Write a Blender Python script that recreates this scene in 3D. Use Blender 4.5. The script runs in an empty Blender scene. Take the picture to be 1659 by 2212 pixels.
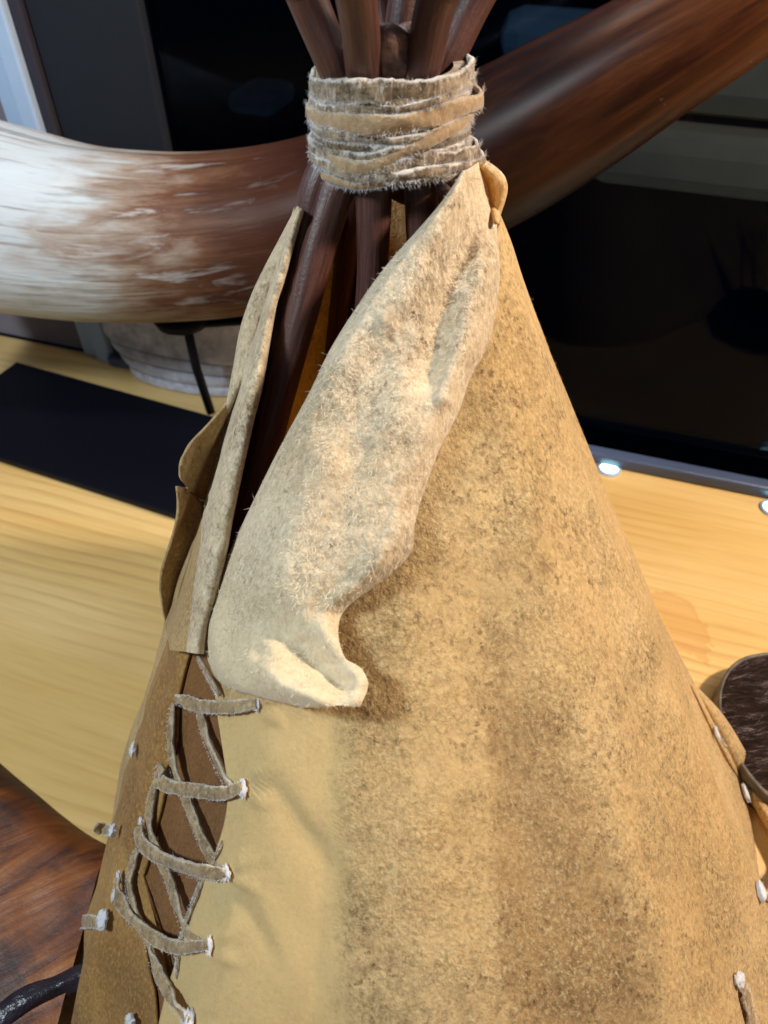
import bpy, bmesh, math, random
from math import radians, sin, cos, pi, sqrt, atan2, exp
from mathutils import Vector, noise as mn
random.seed(7)
scene = bpy.context.scene
C = scene.collection

# ------------------------------------------------------------------ camera
H = 0.45
cam_d = bpy.data.cameras.new('camera'); cam = bpy.data.objects.new('camera', cam_d); C.objects.link(cam)
cam.location = (0, 0, H); cam.rotation_euler = (radians(45), 0, 0)
cam_d.sensor_fit = 'VERTICAL'; cam_d.sensor_height = 36; cam_d.sensor_width = 27; cam_d.lens = 26
cam_d.clip_start = 0.01; cam_d.clip_end = 50
cam_d.dof.use_dof = True; cam_d.dof.focus_distance = 0.32; cam_d.dof.aperture_fstop = 12.0
scene.camera = cam
# ------------------------------------------------------------------ world and lamps
w = bpy.data.worlds.new('World'); scene.world = w; w.use_nodes = True
w.node_tree.nodes['Background'].inputs[0].default_value = (0.55, 0.66, 0.8, 1)
w.node_tree.nodes['Background'].inputs[1].default_value = 0.13
def area(name, loc, target, size, power, col, spread=180):
    l = bpy.data.lights.new(name, 'AREA'); l.size = size; l.energy = power; l.color = col; l.spread = radians(spread)
    o = bpy.data.objects.new(name, l); C.objects.link(o); o.location = loc
    o.rotation_euler = (Vector(target) - Vector(loc)).to_track_quat('-Z', 'Y').to_euler()
    return o
area('cool_room_lamp', (-0.66, -0.06, 0.92), (-0.05, 0.4, 0.2), 0.16, 9.5, (0.80, 0.92, 1.0))
area('warm_case_lamp', (0.66, 0.20, 0.86), (0.05, 0.2, 0.1), 0.07, 13.5, (1.0, 0.82, 0.66))
area('added_rim_light', (-0.078, 0.58, 0.74), (0.0, 0.15, 0.15), 0.05, 0.5, (1.0, 0.86, 0.7))  # added unseen light from behind, kept for a rim on the lacing
scene.view_settings.view_transform = 'Standard'; scene.view_settings.look = 'None'
scene.view_settings.exposure = 0.0; scene.view_settings.gamma = 1.0
scene.render.engine = 'CYCLES'

# ------------------------------------------------------------------ sight-line helpers (give traced outlines a real place)
FP = 1597.0
S2 = sqrt(.5)
def ray(px, py):
    x = (px - 829.5) / FP; u = (1106 - py) / FP
    return Vector((x, S2 * (1 + u), S2 * (u - 1)))
CAM = Vector((0, 0, H))
def at_z(px, py, z):
    d = ray(px, py); return CAM + d * ((z - H) / d.z)
def at_y(px, py, y):
    d = ray(px, py); return CAM + d * (y / d.y)
W0 = Vector((-.434, .732, 0)); WD = Vector((.951, -.309, 0)); WN = Vector((-.309, -.951, 0))
def at_wall(px, py, off=0.0):
    d = ray(px, py); o = W0 + WN * off
    return CAM + d * ((o - CAM).dot(WN) / d.dot(WN))
def wall_w(px, py):
    return (at_wall(px, py) - W0).dot(WD)
def wallp(wc, off, z):
    return W0 + WD * wc + WN * off + Vector((0, 0, z))

def cr(pts, n):
    """Catmull-Rom resample of tuples to n samples"""
    m = len(pts); out = []
    for i in range(n):
        t = i / (n - 1) * (m - 1); k = min(int(t), m - 2); f = t - k
        p0 = pts[max(k - 1, 0)]; p1 = pts[k]; p2 = pts[k + 1]; p3 = pts[min(k + 2, m - 1)]
        out.append(tuple(0.5 * ((2 * b) + (-a + c) * f + (2 * a - 5 * b + 4 * c - d) * f * f + (-a + 3 * b - 3 * c + d) * f ** 3)
                         for a, b, c, d in zip(p0, p1, p2, p3)))
    return out
def lin(xs, ys, x):
    if x <= xs[0]: return ys[0]
    for i in range(1, len(xs)):
        if x <= xs[i]:
            f = (x - xs[i-1]) / (xs[i] - xs[i-1]); return ys[i-1] + (ys[i] - ys[i-1]) * f
    return ys[-1]
def smooth(x, a, b):
    t = max(0., min(1., (x - a) / (b - a))); return t * t * (3 - 2 * t)

# ------------------------------------------------------------------ tipi surface
ZT, ZB = .322, .003
TC = (.0045, .300); RT = .0415
BC = (.04, .15)
BASE = [(-.178,.165),(-.163,.26),(-.105,.35),(.03,.40),(.15,.372),(.206,.275),(.228,.16),(.205,.02),(.13,-.075),(.02,-.11),(-.09,-.06),(-.156,.072)]
_cl = cr(BASE[-2:] + BASE + BASE[:3], 600)
_tab = sorted(((atan2(y - BC[1], x - BC[0]) % (2*pi)), sqrt((x-BC[0])**2 + (y-BC[1])**2)) for x, y in _cl)
NB = 720; RB = []
_ka = [a for a, r in _tab]; _kr = [r for a, r in _tab]
import bisect
for i in range(NB):
    a = i / NB * 2 * pi; j = bisect.bisect(_ka, a) % len(_ka); RB.append(_kr[j])
RB = [sum(RB[(i + k) % NB] for k in range(-12, 13)) / 25 for i in range(NB)]
RIDGE = [radians(a) for a in (20, 75, 110, 150, 200, 238, 266, 300, 338)]
def rbase(phi):
    f = (phi % (2*pi)) / (2*pi) * NB; i = int(f); f -= i
    return RB[i % NB] * (1 - f) + RB[(i + 1) % NB] * f
def facet(phi):
    p = phi % (2*pi)
    d = min(abs((p - r + pi) % (2*pi) - pi) for r in RIDGE)
    return d
def crad(phi, s):
    if s < 0:
        return max(.030, RT + s * .6 * .25)
    r = RT + (rbase(phi) - RT) * s
    # the hide sags a little between the poles it lies on
    d = facet(phi)
    r -= .042 * s * min(d, radians(20)) + .022 * s * (1 - s) * max(0, cos(phi))
    return r
def ccen(s):
    s = max(s, 0)
    return (TC[0] + (BC[0] - TC[0]) * s, TC[1] + (BC[1] - TC[1]) * s)
def cpoint(phi, s, off=0.0):
    c = ccen(s); r = crad(phi, s) + off
    return Vector((c[0] + cos(phi) * r, c[1] + sin(phi) * r, ZT + (ZB - ZT) * s))
def sfun(p):
    s = (ZT - p.z) / (ZT - ZB); c = ccen(s); dx = p.x - c[0]; dy = p.y - c[1]
    phi = atan2(dy, dx); return sqrt(dx*dx + dy*dy) - crad(phi, s), phi % (2*pi), s
def chit(px, py, off=0.0):
    """first point of the cover (grown by off) along a sight line, or nearest approach"""
    d = ray(px, py); best = None; prev = None; t = .12
    while t < .75:
        p = CAM + d * t; v = sfun(p)[0] - off
        if p.z < 0: break
        if v < 0:
            a, b = prev or (t - .004), t
            for _ in range(12):
                m = (a + b) / 2
                if sfun(CAM + d * m)[0] - off < 0: b = m
                else: a = m
            return b
        if best is None or v < best[0]: best = (v, t)
        prev = t; t += .004
    a, b = best[1] - .004, best[1] + .004
    for _ in range(14):
        m1 = a + (b - a) / 3; m2 = b - (b - a) / 3
        if sfun(CAM + d * m1)[0] < sfun(CAM + d * m2)[0]: b = m2
        else: a = m1
    return (a + b) / 2
def proj(p):
    q = p - CAM; dep = (q.y - q.z) * S2; u = (q.y + q.z) * S2
    return 829.5 + q.x / dep * FP, 1106 - u / dep * FP

# ------------------------------------------------------------------ object helpers
def tag(o, label=None, cat=None, group=None, kind=None):
    if label: o['label'] = label
    if cat: o['category'] = cat
    if group: o['group'] = group
    if kind: o['kind'] = kind
    return o
def thing(name, loc, label, cat, group=None):
    o = bpy.data.objects.new(name, None); C.objects.link(o); o.location = loc; o.empty_display_size = .02
    return tag(o, label, cat, group)
def offset_of(parent):
    v = Vector((0, 0, 0))
    while parent: v += parent.location; parent = parent.parent
    return v
def mesh_obj(name, verts, faces, mat, parent=None, uvs=None, smoothf=True, solid=0, attrs=None, loc=None):
    off = offset_of(parent)
    me = bpy.data.meshes.new(name)
    o_loc = Vector(loc) if loc is not None else Vector((0, 0, 0))
    me.from_pydata([tuple(Vector(v) - off - o_loc) for v in verts], [], faces)
    if uvs:
        ul = me.uv_layers.new(name='UVMap')
        for l in me.loops: ul.data[l.index].uv = uvs[l.vertex_index]
    if attrs:
        for k, vals in attrs.items():
            a = me.attributes.new(k, 'FLOAT', 'POINT'); a.data.foreach_set('value', vals)
    if smoothf: me.shade_smooth()
    me.update()
    o = bpy.data.objects.new(name, me); C.objects.link(o); o.location = o_loc
    if mat: me.materials.append(mat)
    if parent: o.parent = parent
    if solid:
        m = o.modifiers.new('thickness', 'SOLIDIFY'); m.thickness = solid; m.offset = 0
    return o
def grid_faces(nu, nv, wrap_u=False, flip=False):
    f = []
    for j in range(nv - 1):
        for i in range(nu if wrap_u else nu - 1):
            a = j*nu + i; b = j*nu + (i+1) % nu; c = (j+1)*nu + (i+1) % nu; d = (j+1)*nu + i
            f.append((a, d, c, b) if flip else (a, b, c, d))
    return f
def tube(path, radii, n=16, ell=None, cap=True, wob=0, seed=0, scale=60):
    """path: list of Vectors; returns verts, faces, uvs"""
    V = []; U = []; m = len(path)
    up = Vector((0, 0, 1)); T0 = (path[1] - path[0]).normalized()
    if abs(T0.dot(up)) > .9: up = Vector((0, 1, 0))
    N = (up - T0 * up.dot(T0)).normalized(); L = 0
    for k in range(m):
        T = (path[min(k+1, m-1)] - path[max(k-1, 0)]).normalized()
        N = (N - T * N.dot(T)).normalized(); B = T.cross(N)
        if k: L += (path[k] - path[k-1]).length
        for i in range(n):
            a = 2*pi*i/n; r = radii[k]
            if wob: r *= 1 + wob * mn.noise(Vector((cos(a)*1.3 + seed*7.1, sin(a)*1.3, L * scale)))
            e = ell or 1
            V.append(path[k] + N * cos(a) * r + B * sin(a) * r * e); U.append((i / n, L))
    F = []
    for k in range(m - 1):
        for i in range(n):
            F.append((k*n + i, k*n + (i+1) % n, (k+1)*n + (i+1) % n, (k+1)*n + i))
    if cap:
        for k, rev in ((0, True), (m - 1, False)):
            ci = len(V); V.append(path[k]); U.append((.5, 0))
            for i in range(n):
                a, b = k*n + i, k*n + (i+1) % n
                F.append((ci, b, a) if rev else (ci, a, b))
    return V, F, U
def box_v(c, ex, ey, ez):
    V = [c + ex*sx + ey*sy + ez*sz for sx in (-1, 1) for sy in (-1, 1) for sz in (-1, 1)]
    F = [(0,1,3,2),(4,6,7,5),(0,4,5,1),(2,3,7,6),(0,2,6,4),(1,5,7,3)]
    return V, F
def add_bevel(o, wd, seg=2):
    b = o.modifiers.new('bevel', 'BEVEL'); b.width = wd; b.segments = seg; b.limit_method = 'ANGLE'; return o

# ------------------------------------------------------------------ material helpers
class NT:
    def __init__(s, name):
        s.m = bpy.data.materials.new(name); s.m.use_nodes = True; s.t = s.m.node_tree; s.n = s.t.nodes
        s.b = s.n['Principled BSDF']; s.out = s.n['Material Output']
    def new(s, t, **kw):
        n = s.n.new(t)
        for k, v in kw.items():
            setattr(n, k, v)
        return n
    def link(s, a, b): s.t.links.new(a, b)
    def coord(s, scale=(1,1,1), kind='Object', rot=(0,0,0)):
        tc = s.new('ShaderNodeTexCoord'); mp = s.new('ShaderNodeMapping')
        mp.inputs['Scale'].default_value = scale; mp.inputs['Rotation'].default_value = rot
        s.link(tc.outputs[kind], mp.inputs[0]); return mp.outputs[0]
    def noise(s, v, scale, detail=4, rough=.55, dist=0, out=0):
        n = s.new('ShaderNodeTexNoise'); n.inputs['Scale'].default_value = scale; n.inputs['Detail'].default_value = detail
        n.inputs['Roughness'].default_value = rough; n.inputs['Distortion'].default_value = dist; s.link(v, n.inputs['Vector']); return n.outputs[out]
    def ramp(s, f, stops, interp='LINEAR'):
        r = s.new('ShaderNodeValToRGB'); s.link(f, r.inputs[0]); e = r.color_ramp.elements; r.color_ramp.interpolation = interp
        while len(e) > 1: e.remove(e[-1])
        e[0].position = stops[0][0]; e[0].color = tocol(stops[0][1])
        for p, c in stops[1:]:
            x = e.new(p); x.color = tocol(c)
        return r.outputs[0]
    def mix(s, f, a, b, mode='MIX'):
        m = s.new('ShaderNodeMix', data_type='RGBA', blend_type=mode)
        for inp, v in ((0, f), (6, a), (7, b)):
            if isinstance(v, (int, float)): m.inputs[inp].default_value = v
            elif isinstance(v, tuple): m.inputs[inp].default_value = tocol(v)
            else: s.link(v, m.inputs[inp])
        return m.outputs[2]
    def math(s, op, a, b=None, clamp=False):
        m = s.new('ShaderNodeMath', operation=op, use_clamp=clamp)
        for i, v in enumerate((a, b)):
            if v is None: continue
            if isinstance(v, (int, float)): m.inputs[i].default_value = v
            else: s.link(v, m.inputs[i])
        return m.outputs[0]
    def attr(s, name):
        a = s.new('ShaderNodeAttribute', attribute_name=name); return a.outputs['Fac']
    def bump(s, h, dist, strength=1, normal=None):
        b = s.new('ShaderNodeBump'); b.inputs['Distance'].default_value = dist; b.inputs['Strength'].default_value = strength
        s.link(h, b.inputs['Height'])
        if normal: s.link(normal, b.inputs['Normal'])
        return b.outputs[0]
    def base(s, c):
        if isinstance(c, tuple): s.b.inputs['Base Color'].default_value = tocol(c)
        else: s.link(c, s.b.inputs['Base Color'])
    def set(s, **kw):
        for k, v in kw.items():
            k = k.replace('_', ' ')
            if isinstance(v, (int, float)): s.b.inputs[k].default_value = v
            elif isinstance(v, tuple): s.b.inputs[k].default_value = tocol(v)
            else: s.link(v, s.b.inputs[k])
        return s
def tocol(c): return (c[0], c[1], c[2], 1.0) if len(c) == 3 else c
def srgb(r, g, b):
    f = lambda v: ((v/255 + .055)/1.055)**2.4 if v > 10.3 else v/255/12.92
    return (f(r), f(g), f(b))

def translucent(M, col, fac, nrm=None):
    tr = M.new('ShaderNodeBsdfTranslucent'); mx = M.new('ShaderNodeMixShader')
    if isinstance(col, tuple): tr.inputs[0].default_value = tocol(col)
    else: M.link(col, tr.inputs[0])
    if nrm: M.link(nrm, tr.inputs[1])
    mx.inputs[0].default_value = fac
    M.link(M.b.outputs[0], mx.inputs[1]); M.link(tr.outputs[0], mx.inputs[2]); M.link(mx.outputs[0], M.out.inputs[0])

def leather(name, light, mid, dark, fleck=.5, bumpd=.0016, trans=.25, use_attr=False, sheen=.2, fscale=1.0, tcol=None):
    M = NT(name); v = M.coord()
    v2 = M.coord((1, 1, .55), rot=(.3, .2, .6))          # nap brushed one way
    big = M.noise(v, 13, 3); patch = M.noise(v, 40*fscale, 6, .72); med = M.noise(v2, 170*fscale, 6, .72); fine = M.noise(v2, 620*fscale, 3, .7); pore = M.noise(v, 330*fscale, 5, .75)
    c = M.ramp(big, [(.3, mid), (.66, light)])
    clump = M.ramp(med, [(.36, (1,1,1)), (.54, (0,0,0))])
    pits = M.ramp(pore, [(.37, (1,1,1)), (.50, (0,0,0))])
    mask = M.ramp(patch, [(.36, (1,1,1)), (.64, (.12,.12,.12))])
    f = M.math('MULTIPLY', M.math('MAXIMUM', M.math('MULTIPLY', clump, .6), pits), mask)
    if use_attr:
        st = M.attr('stain'); sm = M.attr('smooth')
        keep = M.math('SUBTRACT', 1.0, M.math('MULTIPLY', sm, .78))
        amt = M.math('MULTIPLY', M.math('ADD', fleck, M.math('MULTIPLY', st, .75)), keep, clamp=True)
        blot = M.math('MULTIPLY', st, M.ramp(M.noise(v, 120, 6, .75), [(.36, (1,1,1)), (.62, (.25,.25,.25))]), clamp=True)
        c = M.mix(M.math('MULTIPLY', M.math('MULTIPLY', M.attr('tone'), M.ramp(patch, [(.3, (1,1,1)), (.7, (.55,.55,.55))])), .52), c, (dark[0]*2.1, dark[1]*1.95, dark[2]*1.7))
        c = M.mix(M.math('MULTIPLY', blot, .55), c, dark)
        c = M.mix(M.math('MULTIPLY', sm, .6), c, (light[0]*.95, light[1]*1.0, light[2]*.94))
        c = M.mix(M.math('MULTIPLY', f, amt), c, (dark[0]*.85, dark[1]*.8, dark[2]*.75))
        gr = M.math('MULTIPLY', keep, M.ramp(M.noise(v, 24, 5, .65), [(.36, (1.15,1.15,1.15)), (.62, (.42,.42,.42))]))
    else:
        c = M.mix(M.math('MULTIPLY', f, fleck), c, dark); gr = 1.0
    hi = M.ramp(fine, [(.52, (0,0,0)), (.74, (1,1,1))])
    c = M.mix(M.math('MULTIPLY', M.math('MULTIPLY', hi, .62), gr), c, (min(1, light[0]*1.35), min(1, light[1]*1.4), min(1, light[2]*1.6)))
    c = M.mix(M.math('MULTIPLY', M.math('MULTIPLY', M.ramp(fine, [(.30, (1,1,1)), (.50, (0,0,0))]), .38), gr), c, dark)
    h = M.math('ADD', M.math('MULTIPLY', med, 1.0), M.math('MULTIPLY', fine, .5))
    h = M.math('MULTIPLY', h, gr)
    n = M.bump(h, bumpd)
    M.base(c); M.set(Roughness=.88, Sheen_Weight=sheen, Sheen_Roughness=.5, Normal=n)
    M.b.inputs['Specular IOR Level'].default_value = .2
    if trans: translucent(M, M.mix(1.0, c, tcol or (1, .78, .42), 'MULTIPLY'), trans, n)
    return M.m

M_cover = leather('hide_cover', srgb(240,212,156), srgb(224,190,130), srgb(104,72,38), fleck=.66, use_attr=True, trans=.40, tcol=(1,.84,.46))
M_flap = leather('hide_smoke_flap', srgb(234,216,184), srgb(204,180,142), srgb(106,80,50), fleck=.62, trans=.16, sheen=.3, bumpd=.0018, use_attr=True, tcol=(1,.85,.6))
M_brown = leather('hide_side_panel', srgb(184,142,80), srgb(122,82,38), srgb(72,46,20), fleck=.3, trans=.2, bumpd=.0004)
M_under = leather('hide_underlap', srgb(138,94,48), srgb(112,74,36), srgb(66,42,20), fleck=.5, trans=.1, bumpd=.0008, fscale=1.4)
M_lobe = leather('hide_ear', srgb(204,172,120), srgb(172,140,90), srgb(104,76,42), fleck=.4, trans=.2)

def thong_mat(name, light, mid, dark, edge, fuzz=.6, trans=.1):
    M = NT(name); v = M.coord()
    tc = M.new('ShaderNodeTexCoord'); sp = M.new('ShaderNodeSeparateXYZ'); M.link(tc.outputs['UV'], sp.inputs[0])
    e = M.math('ABSOLUTE', M.math('SUBTRACT', sp.outputs[0], .5))
    n1 = M.noise(v, 300, 5, .7); n2 = M.noise(v, 60, 3)
    c = M.ramp(n2, [(.35, mid), (.65, light)])
    stv = M.noise(M.coord((620, 620, 90)), 1, 4, .7)
    c = M.mix(M.math('MULTIPLY', M.ramp(stv, [(.52, (0,0,0)), (.66, (1,1,1))]), fuzz*.8), c, edge)
    c = M.mix(M.math('MULTIPLY', M.ramp(n1, [(.38, (1,1,1)), (.55, (0,0,0))]), fuzz), c, dark)
    ee = M.ramp(M.math('ADD', e, M.math('MULTIPLY', M.math('SUBTRACT', n1, .5), .5)), [(.36, (0,0,0)), (.52, (1,1,1))])
    c = M.mix(M.math('MULTIPLY', ee, .75), c, edge)
    M.base(c); M.set(Roughness=.9, Sheen_Weight=.4, Normal=M.bump(n1, .0008))
    M.b.inputs['Specular IOR Level'].default_value = .2
    if trans: translucent(M, c, trans)
    return M.m
M_thong = thong_mat('lacing_suede', srgb(178,152,112), srgb(150,124,86), srgb(92,70,44), srgb(205,196,178))
M_bfuzz = thong_mat('binding_suede_grey', srgb(166,148,122), srgb(122,102,76), srgb(54,40,26), srgb(226,222,214), .8)
M_btan = thong_mat('binding_smooth_tan', srgb(178,152,116), srgb(156,130,96), srgb(108,80,50), srgb(200,184,156), .35)
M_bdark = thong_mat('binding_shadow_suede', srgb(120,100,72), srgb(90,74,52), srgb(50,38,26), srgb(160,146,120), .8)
M = NT('white_fluff'); M.base(srgb(232,232,236)); M.set(Roughness=.95, Sheen_Weight=.6); translucent(M, srgb(235,235,240), .3); M_fluff = M.m
M = NT('pale_fibre'); M.base(srgb(238,228,205)); M.set(Roughness=.7); translucent(M, srgb(240,228,200), .3); M_fibre = M.m

# poles
M = NT('pole_brown'); v = M.coord((1,1,1)); 
tcn = M.new('ShaderNodeTexCoord'); mp = M.new('ShaderNodeMapping'); mp.inputs['Scale'].default_value = (30, 40, 1); M.link(tcn.outputs['UV'], mp.inputs[0])
st = M.noise(mp.outputs[0], 1.0, 5, .6); sp = M.noise(v, 700, 3, .6)
c = M.ramp(st, [(.3, srgb(50,29,25)), (.7, srgb(92,58,50))])
c = M.mix(M.ramp(sp, [(.66, (0,0,0)), (.74, (1,1,1))]), c, srgb(36,20,18))
M.base(c); M.set(Roughness=.42, Normal=M.bump(M.math('ADD', st, M.math('MULTIPLY', sp, .5)), .0003)); M.b.inputs['Specular IOR Level'].default_value = .45
M_pole = M.m
M = NT('pole_cut_end'); v = M.coord(); c = M.ramp(M.noise(v, 260, 4), [(.3, srgb(70,45,42)), (.7, srgb(140,110,104))]); M.base(c); M.set(Roughness=.5, Normal=M.bump(M.noise(v, 180, 4), .002)); M_knot = M.m

# ------------------------------------------------------------------ shelf
WOOD_ROT = -atan2(-.36, 1)
M = NT('varnished_pine')
v = M.coord((1, 1, 1), rot=(0, 0, radians(19)))
def wood_board(M, v, light, mid, line, knot=None):
    def mp(x, y):
        m = M.new('ShaderNodeMapping'); m.inputs['Scale'].default_value = (x, y, 1); M.link(v, m.inputs[0]); return m.outputs[0]
    big = M.noise(mp(1.2, 7), 1.6, 3, .5); warp = M.noise(mp(1.0, 3.0), 1.3, 3, .5)
    xyz = M.new('ShaderNodeSeparateXYZ'); M.link(v, xyz.inputs[0])
    y = M.math('ADD', xyz.outputs[1], M.math('MULTIPLY', warp, .09))
    # annual rings: unevenly spaced thin late-wood lines
    y2 = M.math('ADD', M.math('MULTIPLY', y, 88), M.math('MULTIPLY', M.noise(mp(.5, 9), 1.0, 2), 3.0))
    fr = M.math('FRACT', y2)
    ln = M.ramp(fr, [(.0, (0,0,0)), (.45, (.05,.05,.05)), (.86, (1,1,1)), (.95, (.3,.3,.3)), (1.0, (0,0,0))])
    pat = M.ramp(M.noise(mp(3, 8), 1, 4, .6), [(.42, (.04,.04,.04)), (.70, (1,1,1))])
    fib = M.noise(mp(16, 300), 1, 4, .6)
    c = M.ramp(big, [(.3, mid), (.7, light)])
    c = M.mix(M.math('MULTIPLY', M.math('MULTIPLY', ln, pat), .55), c, line)
    c = M.mix(M.math('MULTIPLY', M.ramp(fib, [(.35, (1,1,1)), (.6, (0,0,0))]), .14), c, line)
    return c
c = wood_board(M, v, srgb(224,194,134), srgb(206,168,100), srgb(158,108,50))
# two knots with their darker halo
geo = M.new('ShaderNodeTexCoord')
def knot(c, p, rx, ry, rot, col, hk):
    mp = M.new('ShaderNodeMapping', vector_type='TEXTURE'); mp.inputs['Location'].default_value = (p.x, p.y, 0); mp.inputs['Rotation'].default_value = (0, 0, rot); mp.inputs['Scale'].default_value = (rx, ry, 1)
    M.link(geo.outputs['Object'], mp.inputs[0])
    nn = M.noise(mp.outputs[0], 1.6, 3)
    ln = M.new('ShaderNodeVectorMath', operation='LENGTH'); M.link(mp.outputs[0], ln.inputs[0])
    d = M.math('ADD', ln.outputs['Value'], M.math('MULTIPLY', nn, .9))
    ring = M.ramp(d, [(.0, (hk,)*3), (.85, (hk*.9,)*3), (1.0, (min(1, hk*1.3),)*3), (1.12, (hk*.4,)*3), (1.7, (0,0,0))])
    return M.mix(ring, c, col)
c = knot(c, at_z(400, 826, 0), .030, .021, radians(-18), srgb(130,66,28), .8)
c = knot(c, at_z(1465, 1345, 0), .035, .06, radians(25), srgb(186,112,50), .22)
M.base(c); M.set(Roughness=.22, Coat_Weight=.25, Coat_Roughness=.08)
M_pine = M.m
shelf_out = [Vector((-1.2, -.6, 0)), Vector((1.2, -.6, 0)), wallp(1.78, .0, 0), wallp(-.9, .0, 0)]
V = [p.copy() for p in shelf_out] + [p - Vector((0, 0, .03)) for p in shelf_out]
F = [(0,1,2,3), (7,6,5,4), (0,4,5,1), (1,5,6,2), (2,6,7,3), (3,7,4,0)]
o = mesh_obj('shelf', V, F, M_pine, smoothf=False); tag(o, kind='structure')

# ------------------------------------------------------------------ window behind the shelf
def flat_mat(name, col, rough=.5, spec=.5, nz=0, coat=0):
    M = NT(name); v = M.coord(); n = M.noise(v, 35, 4)
    c = M.mix(M.math('MULTIPLY', n, nz), col, tuple(x*.5 for x in col)); M.base(c); M.set(Roughness=rough, Coat_Weight=coat, Normal=M.bump(M.noise(v, 300, 3), .0002))
    M.b.inputs['Specular IOR Level'].default_value = spec
    return M.m
M_white = flat_mat('white_frame_paint', srgb(176,196,222), .45, .4, .3)
M_jamb = flat_mat('dark_jamb_paint', srgb(52,48,56), .6, .2, .3)
M_sash = flat_mat('charcoal_sash_paint', srgb(34,36,42), .6, .15, .3)
M_wall = flat_mat('mauve_grey_plaster', srgb(132,124,132), .9, .1, .5)
M_rail = flat_mat('blue_grey_metal', srgb(70,82,108), .35, .5, .5)
M = NT('dark_window_glass')
M.n.remove(M.b); tr = M.new('ShaderNodeBsdfTransparent'); tr.inputs[0].default_value = (.55,.6,.68,1)
gl = M.new('ShaderNodeBsdfGlossy'); gl.inputs['Roughness'].default_value = .04; gl.inputs[0].default_value = (.75,.85,1,1)
fr = M.new('ShaderNodeFresnel'); fr.inputs[0].default_value = 1.15; mx = M.new('ShaderNodeMixShader')
M.link(fr.outputs[0], mx.inputs[0]); M.link(tr.outputs[0], mx.inputs[1]); M.link(gl.outputs[0], mx.inputs[2]); M.link(mx.outputs[0], M.out.inputs[0])
M_glass = M.m
wr = wall_w(119, 333); wl = wall_w(36, 305); wg = wall_w(77, 318); wj = wall_w(139, 328); ws = wall_w(340, 250)
def wallbox(name, w0, w1, z0, z1, o0, o1, mat, parent, bev=.002):
    c = wallp((w0 + w1)/2, (o0 + o1)/2, (z0 + z1)/2)
    V, F = box_v(c, WD*((w1-w0)/2), WN*((o1-o0)/2), Vector((0,0,(z1-z0)/2)))
    o = mesh_obj(name, V, F, mat, parent, smoothf=False)
    if bev: add_bevel(o, bev)
    return o
win = thing('window', wallp(.5, 0, 0), 'dark night window with pale blue frame and charcoal sash behind the shelf', 'window')
wallbox('outer_frame', wl, wg - .0012, 0, 1.4, -.03, .004, M_white, win)
wallbox('inner_frame', wg + .0012, wr, 0, 1.4, -.03, .010, M_white, win)
wallbox('jamb', wr + .0005, wj, .0, 1.4, -.03, .003, M_jamb, win)
wallbox('sash', wj + .0005, ws, .0, 1.4, -.03, -.003, M_sash, win)
wallbox('pane', ws + .0005, 1.8, .0, 1.4, -.016, -.012, M_glass, win, 0)
o = wallbox('wall', -.9, wl - .001, 0, 1.4, -.06, -.004, M_wall, None); tag(o, kind='structure')
rail = wallbox('back_rail', ws*0 + wr + .001, 1.78, .0005, .012, .002, .016, M_rail, None, .0025); tag(rail, 'thin blue grey metal rail along the back edge of the pine shelf', 'rail')
# night backdrop beyond the glass, and added blocks imitating reflections in it
M_night = flat_mat('night_dark_wall', srgb(10,18,36), .9, .05, .2)
M_tan = flat_mat('dim_tan_reflection', srgb(176,160,124), .9, .1, .6)
M_teal = flat_mat('dim_teal_reflection', srgb(96,124,138), .8, .1, .7)
o = wallbox('night_backdrop', -1.5, 4.2, -3.2, 2.2, -1.3, -1.28, M_night, None, 0); tag(o, kind='structure')
def behind(px, py, off):
    p = at_wall(px, py, off); return (p - W0).dot(WD), p.z
w0_, z0_ = behind(1210, 378, -.35); w1_, z1_ = behind(1800, 415, -.35)
_, zt_ = behind(1400, 150, -.35)
tan_refl = thing('tan_reflection', wallp(w0_ + .4, -.4, z0_), 'dim tan bench seen through the dark window at right', 'reflection')  # tan blocks added to imitate a room reflection in the pane
wallbox('lower_reflection', w0_ + .03, w1_ + .8, z0_ - .01, z0_ + .055, -.42, -.35, M_tan, tan_refl, .02)
wallbox('upper_reflection', w0_ + .075, w0_ + .31, z0_ + .06, zt_ + .05, -.44, -.38, M_tan, tan_refl, .035)
wallbox('upper_reflection', w0_ + .32, w1_ + .8, z0_ + .06, zt_ + .05, -.44, -.38, M_tan, tan_refl, .035)
a_, b_ = behind(1080, 20, -.5); c_, d_ = behind(1290, 170, -.5)
a2_, b2_ = behind(480, 200, -.5); c2_, d2_ = behind(590, 262, -.5)
bx = wallbox('blue_grey_reflection', a2_, c2_, d2_, b2_, -.60, -.5, M_teal, None, .02); tag(bx, 'small dim blue grey box added beyond the glass to imitate a reflection, left of the poles', 'reflection_block')  # block added to imitate a faint reflection left of the poles
teal_refl = wallbox('teal_reflection', a_, c_ + .04, d_, b_, -.56, -.5, M_teal, None, .025); tag(teal_refl, 'dim cushion shape beyond the window glass above the horn', 'teal_reflection')  # block added to imitate bluish haze reflected in the glass

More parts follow.
